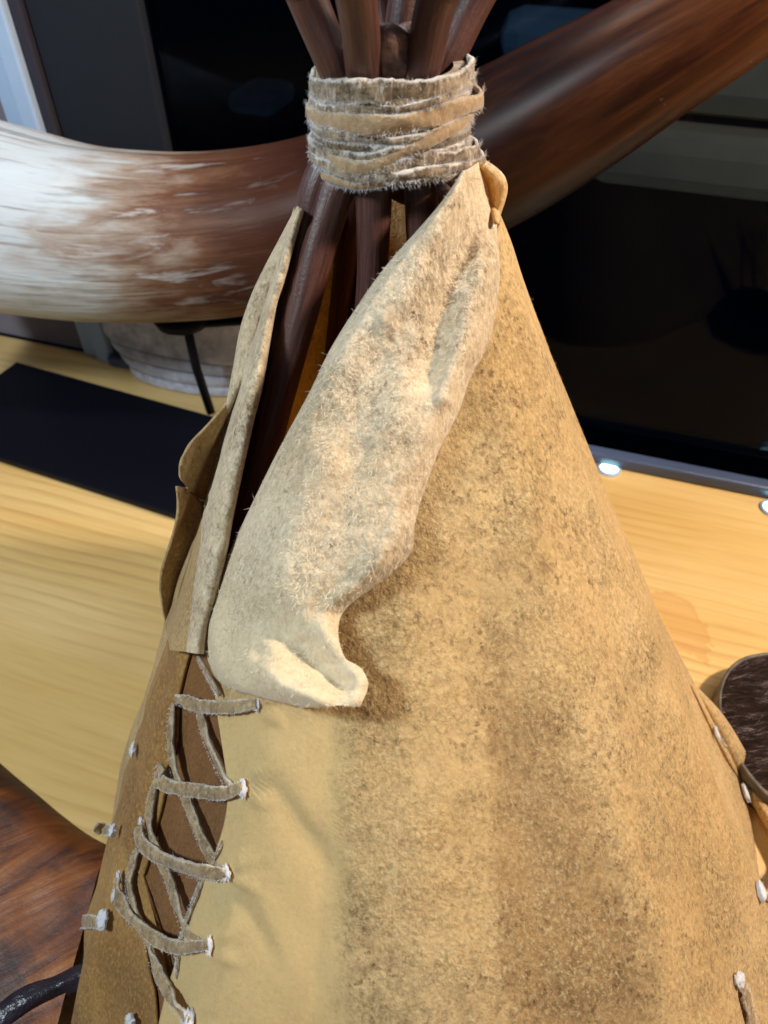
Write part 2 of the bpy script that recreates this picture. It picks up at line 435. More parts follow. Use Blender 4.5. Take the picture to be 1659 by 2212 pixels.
# LED pucks on shelf
M = NT('led_lens'); M.n.remove(M.b); em = M.new('ShaderNodeEmission'); em.inputs[0].default_value = (.55, 1, .97, 1); em.inputs[1].default_value = 9; M.link(em.outputs[0], M.out.inputs[0]); M_led = M.m
def puck(px, py, label):
    p = at_z(px, py, 0); t = thing('led_light', p, label, 'light', 'small LED lights along the back of the shelf')
    for nm, r0, r1, z, m in (('housing', .0105, .0082, .0022, M_white), ('lens', .0080, .0, .0018, M_led)):
        n = 32; V = []; F = []
        prof = [(r0, 0), (r0, z), (r1, z + .0006)] if r1 else [(r0, .0012), (r0*.7, z + .0008), (.0001, z + .0012)]
        for r, zz in prof:
            for i in range(n): V.append(p + Vector((cos(2*pi*i/n)*r, sin(2*pi*i/n)*r, zz)))
        mesh_obj(nm, V, grid_faces(n, 3, True), m, t)
puck(1315, 1014, 'small glowing LED puck on the shelf next to the hide cover')
puck(1668, 1100, 'small glowing LED puck on the shelf at the right edge of the photo')

# ------------------------------------------------------------------ horn on stand
M = NT('horn_surface')
tc = M.new('ShaderNodeTexCoord'); sp = M.new('ShaderNodeSeparateXYZ'); M.link(tc.outputs['UV'], sp.inputs[0])
L = sp.outputs[1]
def hm(sx, sy):
    mp = M.new('ShaderNodeMapping'); mp.inputs['Scale'].default_value = (sx, sy, 1); M.link(tc.outputs['UV'], mp.inputs[0]); return mp.outputs[0]
n1 = M.noise(hm(11, 6), 1, 5, .6, .2); n2 = M.noise(hm(34, 8), 1, 6, .65, .6); n3 = M.noise(M.coord(), 20, 4, .6); n4 = M.noise(hm(105, 8), 1, 4, .6)
pos = M.math('ADD', L, M.math('MULTIPLY', M.math('SUBTRACT', n1, .5), .26))
pos = M.math('ADD', pos, M.math('MULTIPLY', M.math('SUBTRACT', n2, .5), .26))
pos = M.math('ADD', pos, M.math('MULTIPLY', M.math('SUBTRACT', n3, .5), .10))
c = M.ramp(pos, [(.0, srgb(200,214,226)), (.25, srgb(186,194,200)), (.33, srgb(150,136,124)), (.395, srgb(104,72,54)), (.46, srgb(70,43,32)), (.56, srgb(50,23,16)), (.66, srgb(22,9,10)), (.76, srgb(26,10,9)), (.84, srgb(46,21,12)), (.95, srgb(84,48,26))])
whm = M.ramp(L, [(.0, (1,1,1)), (.38, (1,1,1)), (.50, (.25,.25,.25)), (.56, (.0,.0,.0)), (1, (0,0,0))])
dk = M.ramp(n4, [(.34, (1,1,1)), (.46, (0,0,0))])
c = M.mix(M.math('MULTIPLY', M.math('MULTIPLY', dk, whm), .55), c, srgb(104,84,70))
wh = M.ramp(n2, [(.56, (0,0,0)), (.66, (1,1,1))])
c = M.mix(M.math('MULTIPLY', M.math('MULTIPLY', wh, whm), .55), c, srgb(206,206,206))
lo = M.ramp(n1, [(.45, (0,0,0)), (.70, (1,1,1))])
c = M.mix(M.math('MULTIPLY', lo, .13), c, srgb(130,80,44))
scr = M.ramp(M.noise(M.coord(), 150, 5, .7), [(.66, (0,0,0)), (.74, (1,1,1))])
scm = M.ramp(n3, [(.5, (0,0,0)), (.62, (1,1,1))])
c = M.mix(M.math('MULTIPLY', M.math('MULTIPLY', scr, scm), .5), c, srgb(170,168,178))
rg = M.ramp(L, [(.15, (.6,.6,.6)), (.48, (.42,.42,.42)), (.62, (.38,.38,.38))])
M.base(c); M.set(Roughness=rg, Normal=M.bump(M.math('MULTIPLY', M.math('ADD', n2, n4), whm), .0009)); M.b.inputs['Specular IOR Level'].default_value = .12; M_horn = M.m
# centre line through real space: parallel to the window and rising to the right
hp = [(-330,420,.60,.078),(-120,452,.592,.074),(60,488,.585,.071),(230,512,.578,.067),(400,516,.570,.0625),(560,502,.558,.060),(720,468,.545,.0575),(900,405,.525,.0535),(1062,328,.505,.049),(1240,228,.488,.0425),(1400,130,.476,.0365),(1545,45,.468,.0315),(1700,-60,.462,.027),(1850,-190,.455,.021)]
hc = cr([tuple(at_y(a, b, y)) + (r,) for a, b, y, r in hp], 120)
path = [Vector(p[:3]) for p in hc]
V, F, U = tube(path, [p[3] for p in hc], 64, wob=.035, seed=3, scale=14)
Ltot = max(u[1] for u in U)
horn = mesh_obj('curved_horn', V, F, M_horn, uvs=[(u, l / Ltot) for u, l in U]); 
tag(horn, 'large curved horn, weathered white at left and dark brown at right, behind the poles', 'horn')
M_blk = flat_mat('black_satin_steel', srgb(14,16,26), .55, .25, .2)
M_felt = flat_mat('black_base_lacquer', srgb(10,12,22), .5, .12, .2)
pb = at_z(456, 892, .007); 
e1 = Vector((1, -.42, 0)).normalized(); e2 = Vector((.42, 1, 0)).normalized()
cl = at_z(36, 782, .007); lw = .128
cr_ = e1.dot(Vector((-.02, 0, 0)) - Vector((cl.x, 0, 0)))
stand = thing('horn_stand', (pb.x, pb.y, 0), 'black metal stand with long flat base and thin post holding the horn', 'stand')
cc = cl + e1 * .20 - e2 * lw/2; cc.z = .004
V, F = box_v(cc, e1*.20, e2*(lw/2), Vector((0,0,.0035))); o = mesh_obj('base', V, F, M_felt, stand, smoothf=False); add_bevel(o, .0012)
pt = at_y(404, 700, pb.y)
V, F, U = tube([Vector((pb.x, pb.y, .0078)), Vector((pt.x, pb.y, .06)), Vector((pt.x, pb.y - .002, pt.z + .006))], [.0042]*3, 14); mesh_obj('post', V, F, M_blk, stand, uvs=U)
n = 28; V = []; F = []
cpt = Vector((pt.x - .002, pb.y - .008, pt.z + .006))
for r, zz in ((.012, -.007), (.020, -.003), (.023, .004), (.016, .006)):
    for i in range(n): V.append(cpt + Vector((cos(2*pi*i/n)*r*1.05, sin(2*pi*i/n)*r*.8, zz)))
mesh_obj('cradle_cup', V, grid_faces(n, 4, True), M_blk, stand)
V, F = box_v(cpt + Vector((.034, -.002, .002)), Vector((.030,0,.0022)), Vector((0,.006,0)), Vector((0,0,.0018))); o = mesh_obj('cradle_arm', V, F, M_blk, stand, smoothf=False); add_bevel(o, .001)

# grey ringed horn core behind
M = NT('grey_ringed_horn'); v = M.coord(); n1 = M.noise(v, 60, 5, .7); n2 = M.noise(v, 14, 3)
c = M.ramp(n1, [(.3, srgb(160,160,180)), (.65, srgb(225,228,240))]); rgf = M.attr('groove')
c = M.mix(M.math('MULTIPLY', rgf, .8), c, srgb(48,42,52)); c = M.mix(M.ramp(n2, [(.55, (0,0,0)), (.75, (.5,.5,.5))]), c, srgb(80,78,96))
M.base(c); M.set(Roughness=.6, Normal=M.bump(n1, .0015)); M_grey = M.m
gc = at_wall(385, 776, .020); gc.z = 0
V = []; gro = []; nu, nv = 96, 60
for j in range(nv):
    z = .0008 + .092 * j / (nv - 1); f = j / (nv - 1)
    g = abs(sin(f * pi * 6.5 + .4)) ** .5 if f < .55 else 1 - .25 * sin(f * 40) ** 2 * .3
    for i in range(nu):
        a = 2*pi*i/nu
        gg = g + .15 * mn.noise(Vector((cos(a)*2, sin(a)*2, f*5)))
        w_ = (.060 + .020 * smooth(f, 0, .55)) * (.93 + .07 * gg); dd = (.015 + .003*f) * (.9 + .1*gg)
        sag = .006 * cos(a) 
        V.append(gc + WD * cos(a) * w_ + WN * sin(a) * dd + Vector((0, 0, z + .004 * mn.noise(Vector((cos(a)*1.5, sin(a), f)))* f)))
        gro.append(max(0, 1 - gg * 1.5) if f < .6 else 0)
F = grid_faces(nu, nv, True); F.append(tuple(range(nu))[::-1]); F.append(tuple((nv-1)*nu + i for i in range(nu)))
o = mesh_obj('ringed_horn_base', V, F, M_grey, attrs={'groove': gro}); tag(o, 'grey ringed horn base with dark grooves standing behind the stand post', 'horn')

# ------------------------------------------------------------------ tipi
tipi = thing('model_tipi', (.04, .15, 0), 'miniature tipi of tan hide with brown poles, laced seam and draped smoke flaps', 'model tipi')
def hits(pts, off=0.0):
    out = []
    for x, y in pts:
        p = CAM + ray(x, y) * chit(x, y, off); v, phi, s = sfun(p); out.append((s, phi))
    return out
EDGE_R = [(440,1395),(465,1450),(496,1550),(508,1650),(503,1740),(482,1815),(458,1880),(436,1925),(424,1980),(400,2040),(376,2110),(362,2180),(345,2260),(335,2400)]
EDGE_L = [(412,1400),(385,1500),(376,1600),(352,1700),(330,1800),(302,1900),(292,1960),(312,2020),(345,2080),(366,2140),(356,2212),(335,2300)]
hr = sorted(hits(EDGE_R)); hl = sorted(hits(EDGE_L))
hr = sorted(hits([(1035,400),(990,500),(930,620),(860,740),(780,880),(700,1000),(640,1110),(570,1230),(500,1340)]) + hr)
hl_up = sorted(hits([(640,470),(602,600),(560,800),(520,960),(480,1130),(440,1290)]))
hl = sorted(hl_up + hl)
def phi_of(tab, s): return lin([a for a, b in tab], [b for a, b in tab], s)
def blob(px, py, cx, cy, rx, ry, rot=0):
    a = radians(rot); dx = px - cx; dy = py - cy
    u = (dx*cos(a) + dy*sin(a))/rx; v = (-dx*sin(a) + dy*cos(a))/ry
    return exp(-(u*u + v*v))
STAINS = [(1050,900,130,70,65,.85),(1120,1230,60,220,8,.9),(960,1180,120,90,0,.45),(1180,1530,70,130,-20,.5),(1190,1750,90,240,-12,.45),(1350,2010,45,150,-22,.95),(1310,1850,50,120,-20,.5),
          (760,1960,40,60,0,.75),(900,2160,230,90,0,.6),(1240,2150,170,80,0,.55),(790,1420,60,140,10,.55),(820,1330,90,60,0,.5),(1400,1430,25,60,10,.5),(1560,2000,60,120,-20,.35),(1500,2100,50,80,0,.35),(1100,720,70,120,0,.35),(1000,1050,70,100,0,.45),(1180,860,60,160,-20,.55),(1260,1150,50,170,-20,.4),(1350,1560,60,200,-20,.45),(1430,1800,60,160,-20,.4),(1480,1750,60,200,-20,.2)]
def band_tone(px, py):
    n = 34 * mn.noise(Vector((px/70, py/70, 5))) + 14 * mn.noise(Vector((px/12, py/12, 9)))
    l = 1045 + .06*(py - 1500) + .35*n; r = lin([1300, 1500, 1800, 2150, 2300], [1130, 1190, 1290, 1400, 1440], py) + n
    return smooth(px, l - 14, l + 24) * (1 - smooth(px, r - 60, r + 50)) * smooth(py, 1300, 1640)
def stain_at(px, py):
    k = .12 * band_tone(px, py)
    for cx, cy, rx, ry, rot, a in STAINS: k = max(k, a * blob(px, py, cx, cy, rx*1.25, ry*1.25, rot))
    return k
def cover_rel(P):
    return .0011 * mn.noise(P * 42) + .0022 * mn.noise(P * 14 + Vector((3, 1, 7)))
nu, nv = 420, 300
V = []; sta = []; smo = []; ton = []; uv = []
A0 = [phi_of(hr, (j / (nv - 1)) ** .9) for j in range(nv)]
for _ in range(30): A0 = [(A0[max(j-1, 0)] + 2*A0[j] + A0[min(j+1, nv-1)])/4 for j in range(nv)]
AM = radians(318)
for j in range(nv):
    s = j / (nv - 1); s = s ** .9
    a0 = A0[j]; a1 = radians(535)
    for i in range(nu):
        f = (i / (nu - 1)); phi = (a0 + (AM - a0) * i / 169) if i < 170 else AM + (a1 - AM) * (i - 169) / (nu - 170)
        f = (phi - a0)/(a1 - a0)
        p = cpoint(phi, s); off = cover_rel(p)
        # creases near the seam
        if f < .3: 
            q = proj(p)
            off += -.0026 * blob(q[0], q[1], 640, 1780, 34, 150, -32) - .0024 * blob(q[0], q[1], 560, 2000, 28, 120, -30) + .0020 * blob(q[0], q[1], 600, 2050, 40, 150, -25)
        q = proj(p)
        off += .0022 * exp(-(f*(a1-a0)/.05)**2)
        if q[0] < 620:
            for kx, ky in ((555,1524),(524,1704),(489,1886),(452,2044),(408,2204)):
                off -= .0022*blob(q[0], q[1], kx, ky, 16, 16) - .0016*blob(q[0], q[1], kx + 26, ky - 22, 40, 14, -30) - .0016*blob(q[0], q[1], kx + 28, ky + 14, 42, 14, 22)
        V.append(cpoint(phi, s, off)); uv.append((f, s))
        front = 1 if phi < radians(395) else 0
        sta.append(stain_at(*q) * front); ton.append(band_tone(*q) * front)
        nz = 22 * mn.noise(p * 60)
        smo.append((1 - smooth(q[0] + nz, 715, 775)) * smooth(q[1], 1480, 1560) * front)
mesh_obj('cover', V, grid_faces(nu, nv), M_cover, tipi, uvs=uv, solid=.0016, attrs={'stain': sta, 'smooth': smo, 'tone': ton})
# left panel and the strip under the lacing
def panel(name, fa, fb, s0, s1, off, mat, nu=110, nv=200, edge_wave=0, fold=.0008):
    V = []; uv = []
    for j in range(nv):
        s = s0 + (s1 - s0) * j / (nv - 1); a = fa(s); b = fb(s)
        for i in range(nu):
            f = i / (nu - 1); phi = a + (b - a) * f; p = cpoint(phi, s)
            o_ = off + cover_rel(p * 1.3) + .003 * exp(-((1 - f) * abs(b - a) / .06) ** 2) * edge_wave
            o_ += fold * sin(phi*26 + s*5 + 2*mn.noise(p*9)) * smooth(s, .1, .5)
            V.append(cpoint(phi, s, o_)); uv.append((f, s))
    return mesh_obj(name, V, grid_faces(nu, nv), mat, tipi, uvs=uv, solid=.0014)
panel('side_panel', lambda s: radians(150), lambda s: phi_of(hl, s), .0, .999, -.0008, M_brown, edge_wave=.15)
panel('underlap', lambda s: phi_of(hl, s) - .12, lambda s: phi_of(hr, s) + .14, hits([(440,1395)])[0][0] - .02, .999, -.0030, M_under, nu=60)

def loft_px(name, pairs, offf, mat, parent, nu=80, nv=160, solid=.0016, st=None, hitoff=0.0, blur=6, dark_st=None):
    Lc = cr([a for a, b in pairs], nv); Rc = cr([b for a, b in pairs], nv)
    D = [[0]*nu for _ in range(nv)]; P = [[None]*nu for _ in range(nv)]
    for j in range(nv):
        for i in range(nu):
            f = i/(nu-1); x = Lc[j][0] + (Rc[j][0]-Lc[j][0])*f; y = Lc[j][1] + (Rc[j][1]-Lc[j][1])*f
            P[j][i] = (x, y); D[j][i] = chit(x, y, hitoff)
    for _ in range(blur):
        D = [[(D[j][i]*2 + D[max(j-1,0)][i] + D[min(j+1,nv-1)][i] + D[j][max(i-1,0)] + D[j][min(i+1,nu-1)])/6 for i in range(nu)] for j in range(nv)]
    V = []; uv = []; sa = []
    for j in range(nv):
        for i in range(nu):
            x, y = P[j][i]; u = i/(nu-1); v = j/(nv-1)
            t = D[j][i] - offf(u, v, x, y)
            q = CAM + ray(x, y) * t
            V.append(q); uv.append((u, v)); sa.append(st(x, y) if st else 0)
    o = mesh_obj(name, V, grid_faces(nu, nv), mat, parent, uvs=uv, solid=solid, attrs={'stain': sa, 'smooth': [dark_st(x, y) if dark_st else 0 for r in P for x, y in r]})
    return o, V, nu, nv

FLAP = [((1000,374),(1040,345)),((968,425),(1090,392)),((925,478),(1070,478)),((850,562),(1076,600)),((790,642),(1055,730)),((720,752),(1014,812)),((672,850),(986,890)),((610,965),(945,970)),((560,1065),(912,1060)),((520,1150),(892,1130)),((495,1205),(884,1190)),((470,1265),(838,1240)),((452,1315),(750,1306)),((444,1370),(729,1345)),((450,1415),(730,1387)),((465,1450),(748,1425)),((492,1480),(782,1450)),((565,1503),(792,1484)),((650,1524),(774,1524))]
def valley(x, y, pts, wd, dep):
    best = 1e9
    for (ax, ay), (bx, by) in zip(pts, pts[1:]):
        dx, dy = bx-ax, by-ay; t = max(0, min(1, ((x-ax)*dx + (y-ay)*dy)/(dx*dx+dy*dy)))
        best = min(best, (x-ax-t*dx)**2 + (y-ay-t*dy)**2)
    return dep * exp(-best/(wd*wd))
def flap_off(u, v, x, y):
    o = .0115
    o -= .010 * (1 - min(1, u/.10))**2                     # rolled left edge
    o -= .0085 * (1 - min(1, (1-u)/.16))**2 * (1 - smooth(v, .66, .8))   # right edge lies down
    o += .004 * smooth(v, .7, .95)
    o += .0075 * sin(pi * u) * smooth(v, .25, .7) * .8
    o -= valley(x, y, [(1035,430),(985,560),(950,680),(925,800)], 38, .0056)
    o += valley(x, y, [(1062,520),(1020,650),(985,780),(960,860)], 26, .0045)
    o -= valley(x, y, [(1060,440),(1050,560)], 10, .0030)
    o += valley(x, y, [(985,440),(910,560),(840,690)], 36, .0046)
    o -= valley(x, y, [(860,700),(800,860),(760,980)], 42, .0036)
    o += valley(x, y, [(700,1000),(640,1150),(560,1290)], 55, .0040)
    o -= valley(x, y, [(575,1330),(630,1390),(690,1445),(735,1485)], 38, .0085)
    o += valley(x, y, [(540,1430),(610,1480),(690,1506),(765,1512)], 26, .0050)
    o += valley(x, y, [(700,1360),(745,1430),(772,1470)], 24, .0030)
    o -= valley(x, y, [(760,1250),(700,1300),(672,1380)], 26, .0020)
    o += valley(x, y, [(860,1150),(800,1230),(740,1290)], 26, .0028)
    o -= valley(x, y, [(500,1290),(560,1420)], 26, .0020)
    o += valley(x, y, [(460,1350),(480,1430),(530,1480)], 20, .0022)
    P = Vector((x/60, y/60, 0)); o += .0016 * mn.noise(Vector((x/110 + y/200, y/260, 4))); o += .0009 * mn.noise(P) + .0005 * mn.noise(P*2.7)
    return o
def flap_stain(x, y):
    k = 0
    for cx, cy, rx, ry, rot, a in [(930,600,30,110,28,.8),(850,700,30,100,25,.5),(900,720,22,90,15,.6),(1030,600,30,120,8,.5),(880,950,60,60,0,.5),(850,1200,60,60,0,.45),(980,430,30,50,20,.4),(700,870,60,120,25,.3)]:
        k = max(k, a * blob(x, y, cx, cy, rx, ry, rot))
    return min(1, k + .12)
flap, FV, fnu, fnv = loft_px('smoke_flap', FLAP, flap_off, M_flap, tipi, nu=150, nv=300, st=flap_stain, dark_st=lambda x, y: smooth(y, 1180, 1400)*.7)
# little curled ear where the flap meets the binding
EAR = [((1030,352),(1050,362)),((1048,378),(1086,388)),((1058,405),(1093,405)),((1060,428),(1088,432)),((1064,455),(1078,462)),((1068,480),(1074,484))]
loft_px('flap_ear', EAR, lambda u, v, x, y: .0165 - .006*(1-u)**2 + .003*sin(pi*u), M_cover, tipi, nu=16, nv=40)

ROLL = [((645,446),(653,455)),((606,520),(634,522)),((574,580),(613,600)),((546,640),(594,660)),((522,712),(580,740)),((508,790),(565,830)),((490,880),(546,905)),((470,980),(525,1000)),((446,1090),(502,1110)),((432,1180),(486,1200)),((420,1270),(464,1292)),((412,1340),(448,1350)),((402,1408),(438,1413))]
loft_px('smoke_flap', ROLL, lambda u, v, x, y: .006 + .0115*sqrt(max(0, 1-(2*u-1)**2)) + .0008*mn.noise(Vector((x/25, y/25, 3))), M_flap, tipi, nu=40, nv=200, st=lambda x, y: .35 + .3*mn.noise(Vector((x/60, y/60, 0))))
UL = [((492,868),(510,872)),((452,914),(500,925)),((412,958),(490,960)),((389,998),(478,1000)),((390,1030),(465,1035)),((404,1052),(458,1062)),((428,1076),(452,1088))]
loft_px('flap_fold', UL, lambda u, v, x, y: .009 - .006*u + .003*sin(pi*v), M_lobe, tipi, nu=40, nv=60)
LL = [((383,1050),(404,1056)),((385,1090),(436,1092)),((380,1135),(440,1130)),((364,1185),(438,1180)),((349,1235),(434,1230)),((346,1270),(430,1280)),((352,1318),(424,1330)),((363,1370),(424,1375)),((370,1404),(437,1411))]
loft_px('flap_fold', LL, lambda u, v, x, y: .0035*(1-u)**2 + .0125 - .0045*sin(pi*u)*(1 - smooth(v, .6, .95)), M_lobe, tipi, nu=44, nv=120)
# hem flare at right
HEM = [((1490,1478),(1502,1484)),((1522,1545),(1556,1540)),((1560,1620),(1602,1612)),((1605,1700),(1640,1690)),((1655,1785),(1694,1790)),((1700,1880),(1745,1890)),((1730,2000),(1790,2010))]
loft_px('hem', HEM, lambda u, v, x, y: .010 + .006*sin(pi*u), M_cover, tipi, nu=24, nv=80)

# ------------------------------------------------------------------ ribbons (suede thongs)
ribs = []
def ribbon3(name, pts, widths, nrm, mat, parent, th=.0012, n=60, dome=.0006, fray=.0, tilt=0):
    """pts: list of Vectors, nrm: function(i,P)->normal"""
    V = []; U = []; m = len(pts); prof = []
    K = 8
    for k in range(m):
        T = (pts[min(k+1, m-1)] - pts[max(k-1, 0)]).normalized(); N = nrm(pts[k]); N = (N - T*N.dot(T)).normalized(); B = T.cross(N)
        if tilt:
            ta = tilt * mn.noise(Vector((k*.11, widths[0]*3000, 2))) * 1.6; B, N = B*cos(ta) + N*sin(ta), N*cos(ta) - B*sin(ta)
        w_ = widths[k]
        for i in range(K):
            f = i/(K-1)*2 - 1; j = 1 + fray*mn.noise(Vector((k*.55, f*3, w_*900)))
            V.append(pts[k] + B*(f*w_/2*j) + N*(th/2 + dome*(1-f*f))); U.append((.5+f/2, k/m))
        for i in range(K):
            f = 1 - i/(K-1)*2; j = 1 + fray*mn.noise(Vector((k*.55, f*3, w_*900)))
            V.append(pts[k] + B*(f*w_/2*j) - N*(th/2)); U.append((.5+f/2, k/m))
    F = grid_faces(2*K, m, True)
    F.append(tuple(range(2*K))[::-1]); F.append(tuple((m-1)*2*K + i for i in range(2*K)))
    o = mesh_obj(name, V, F, mat, parent, uvs=U)
    return o
def nrm_cover(p):
    v, phi, s = sfun(p); e = 1e-4
    g = Vector((sfun(p+Vector((e,0,0)))[0]-v, sfun(p+Vector((0,e,0)))[0]-v, sfun(p+Vector((0,0,e)))[0]-v)); return g.normalized()
fuzz_lines = []     # (points, side vectors, normals, widths) for edge fibres
def thong_px(name, px, wpx, off, mat=M_thong, n=60, taper=True):
    c = cr(px, n); P = []
    for k, (x, y) in enumerate(c):
        f = k/(n-1); o_ = off + .0015*sin(pi*f)
        t = chit(x, y, o_); P.append(CAM + ray(x, y)*t)
    for _ in range(3): P = [P[0]] + [(P[i-1]+P[i]*2+P[i+1])/4 for i in range(1, n-1)] + [P[-1]]
    W = []
    for k, p in enumerate(P):
        d = (p - CAM).length; f = k/(n-1); tp = .72 + .28*min(1, 5*f)*min(1, 5*(1-f)) if taper else 1
        W.append(wpx*d*.88/FP*tp)
    o = ribbon3(name, P, W, nrm_cover, mat, tipi, fray=.2, tilt=.55)
    fuzz_lines.append((P, W)); return o
low = .0016; top = .0042
for px, wp, of in [
    ([(432,1535),(450,1600),(482,1670),(512,1712)], 24, low),
    ([(376,1520),(368,1600),(380,1670),(410,1745),(440,1820),(476,1885)], 25, low),
    ([(336,1690),(322,1760),(332,1820),(362,1890),(385,1960),(408,2015),(444,2042)], 25, low),
    ([(298,1835),(280,1900),(290,1955),(312,2010)], 20, low),
    ([(442,1895),(420,1950),(398,2008)], 9, low),
    ([(398,2010),(388,2060),(384,2110)], 9, low),
    ([(484,1818),(462,1860)], 7, low),
    ([(430,1420),(455,1465),(476,1502)], 9, .004),
    ([(383,1508),(430,1524),(492,1528),(556,1520)], 31, top),
    ([(352,1655),(342,1682),(376,1700),(430,1708),(482,1714),(525,1698)], 31, top),
    ([(300,1785),(306,1820),(345,1850),(400,1872),(450,1884),(490,1888)], 32, top),
    ([(256,1895),(258,1940),(290,1988),(338,2028),(385,2046),(452,2040)], 27, top),
    ([(322,2010),(328,2062),(352,2120),(385,2175),(412,2206)], 25, top),
    ([(206,1788),(224,1791),(244,1795)], 21, .0015),
    ([(172,1992),(198,1990),(226,1992)], 25, .0015),
    ([(1548,1590),(1568,1612),(1590,1632)], 10, .0015),
    ([(1612,1722),(1632,1745),(1660,1775)], 10, .0015),
    ([(1645,1930),(1670,1950)], 14, .0015),
    ([(1600,2125),(1614,2165),(1628,2240)], 26, .0012)]:
    thong_px('lacing_thong', px, wp, of, n=12 if len(px) == 2 else 56)

# ------------------------------------------------------------------ poles
def at_depthy(px, py, y): return at_y(px, py, y)
POLES = [ # upper px (x,y,depth y), band, lower..., radius
 [(615,-140,.285),(665,0,.288),(727,150,.286),(770,270,.292),(860,390,.300),(950,430,.305),(1010,520,.33)],
 [(742,-140,.262),(770,0,.268),(787,150,.279),(800,270,.287),(806,400,.281),(806,520,.276),(800,660,.270),(780,900,.258)],
 [(1010,-140,.275),(944,0,.279),(908,150,.280),(850,270,.285),(735,390,.284),(640,720,.262),(565,1000,.240),(480,1290,.215),(430,1480,.20)],
 [(1115,-140,.315),(1025,0,.312),(948,150,.305),(870,270,.300),(702,370,.288),(652,590,.277),(606,760,.267),(545,960,.255),(480,1180,.24)],
 [(900,-140,.325),(878,0,.320),(862,150,.312),(870,270,.300),(905,390,.285),(915,520,.280),(930,700,.27)],
 [(812,-140,.33),(818,0,.33),(830,150,.318),(800,270,.31),(765,410,.315),(730,700,.335),(700,900,.35)],
 [(975,-140,.34),(940,0,.335),(905,150,.325),(940,270,.31),(975,400,.31),(1050,600,.32)]]
RAD = [.0066,.0066,.0068,.0068,.0062,.0050,.0062]
for k, (pl, r) in enumerate(zip(POLES, RAD)):
    q0 = at_y(*pl[0]); q1 = at_y(*pl[1]); pl = [None] + pl
    c = cr([tuple(q0 + (q0 - q1).normalized()*.11)] + [tuple(at_y(*q)) for q in pl[1:]], 130); P = [Vector(q) for q in c]
    V, F, U = tube(P, [r*(1 + .06*sin(i/11 + k)) for i in range(130)], 24, wob=.05, seed=k, scale=40)
    mesh_obj('pole', V, F, M_pole, tipi, uvs=U)
# rear poles inside the tent and rising behind the bundle
for (x0, y0, x1, y1) in [(.0,.325,-.05,.36),(-.02,.315,-.12,.27),(.03,.32,.14,.33)]:
    P = [Vector((x0 + (x1-x0)*t, y0 + (y1-y0)*t, .345 - .34*t)) for t in [i/20 for i in range(21)]]
    V, F, U = tube(P, [.006]*21, 14, wob=.04); mesh_obj('pole', V, F, M_pole, tipi, uvs=U)
# stub with knot between the poles
kp = [at_y(862,165,.285), at_y(852,130,.283), at_y(843,100,.281), at_y(838,78,.280), at_y(838,62,.281)]
V, F, U = tube([Vector(q) for q in cr([tuple(q) for q in kp], 24)], [.0075*(1 - .55*max(0, (i-14)/9)**2) for i in range(24)], 20, wob=.25, scale=120); mesh_obj('knot', V, F, M_knot, tipi, uvs=U)
kp = [at_y(872,140,.288), at_y(878,105,.290), at_y(884,70,.292), at_y(885,58,.293)]
V, F, U = tube([Vector(q) for q in cr([tuple(q) for q in kp], 20)], [.0040*(1 - .5*max(0, (i-14)/6)**2) for i in range(20)], 16, wob=.25, scale=120); mesh_obj('knot', V, F, M_knot, tipi, uvs=U)

# ------------------------------------------------------------------ binding
BX, BY = .0026, .297
def cyl_hit(px, py, R):
    d = ray(px, py); a = d.x*d.x + d.y*d.y; b = -2*(d.x*BX + d.y*BY); c = BX*BX + BY*BY - R*R
    disc = b*b - 4*a*c
    t = (-b - sqrt(disc))/(2*a) if disc > 0 else -b/(2*a)
    p = CAM + d*t; return atan2(p.y - BY, p.x - BX) % (2*pi), p.z
def band(px, hw, R, mat, th=.0014, bulge=0, name='binding_strap', fray=.14):
    R *= .905
    pts = sorted(cyl_hit(x, y, R) for x, y in px)
    # clean & extend around the back
    A = [p[0] for p in pts]; Z = [p[1] for p in pts]
    n = 160; P = []; W = []
    a0, a1 = A[0], A[-1]
    for i in range(n + 1):
        a = a0 + 2*pi*i/n
        if a <= a1: z = lin(A, Z, a)
        else: f = (a - a1)/(2*pi - (a1 - a0)); f = f*f*(3-2*f); z = Z[-1] + (Z[0]-Z[-1])*f
        P.append([a, z])
    zz = [p[1] for p in P]
    for _ in range(14): zz = [(zz[(i-1) % n] + 2*zz[i % n] + zz[(i+1) % n])/4 for i in range(n)] + [0]; zz[n] = zz[0]
    Q = []
    for i in range(n + 1):
        a = P[i][0]; r = R + .0004*sin(a*5 + R*4000) + bulge*exp(-(((a - radians(352)+pi) % (2*pi) - pi)/.35)**2)
        Q.append(Vector((BX + cos(a)*r, BY + sin(a)*r, zz[i] + .0011*mn.noise(Vector((a*2.2, R*9000, hw))))))
    o = ribbon3(name, Q, [hw*2*.275/FP*1.02*(1 + .26*mn.noise(Vector((i*.10, R*8000 + hw, 0)))) for i in range(n+1)], lambda p: Vector((p.x-BX, p.y-BY, 0)).normalized(), mat, tipi, th=th, dome=.0007, fray=fray, tilt=.45)
    fuzz_lines.append((Q, [hw*2*.275/FP]*(n+1), 'band')); return o
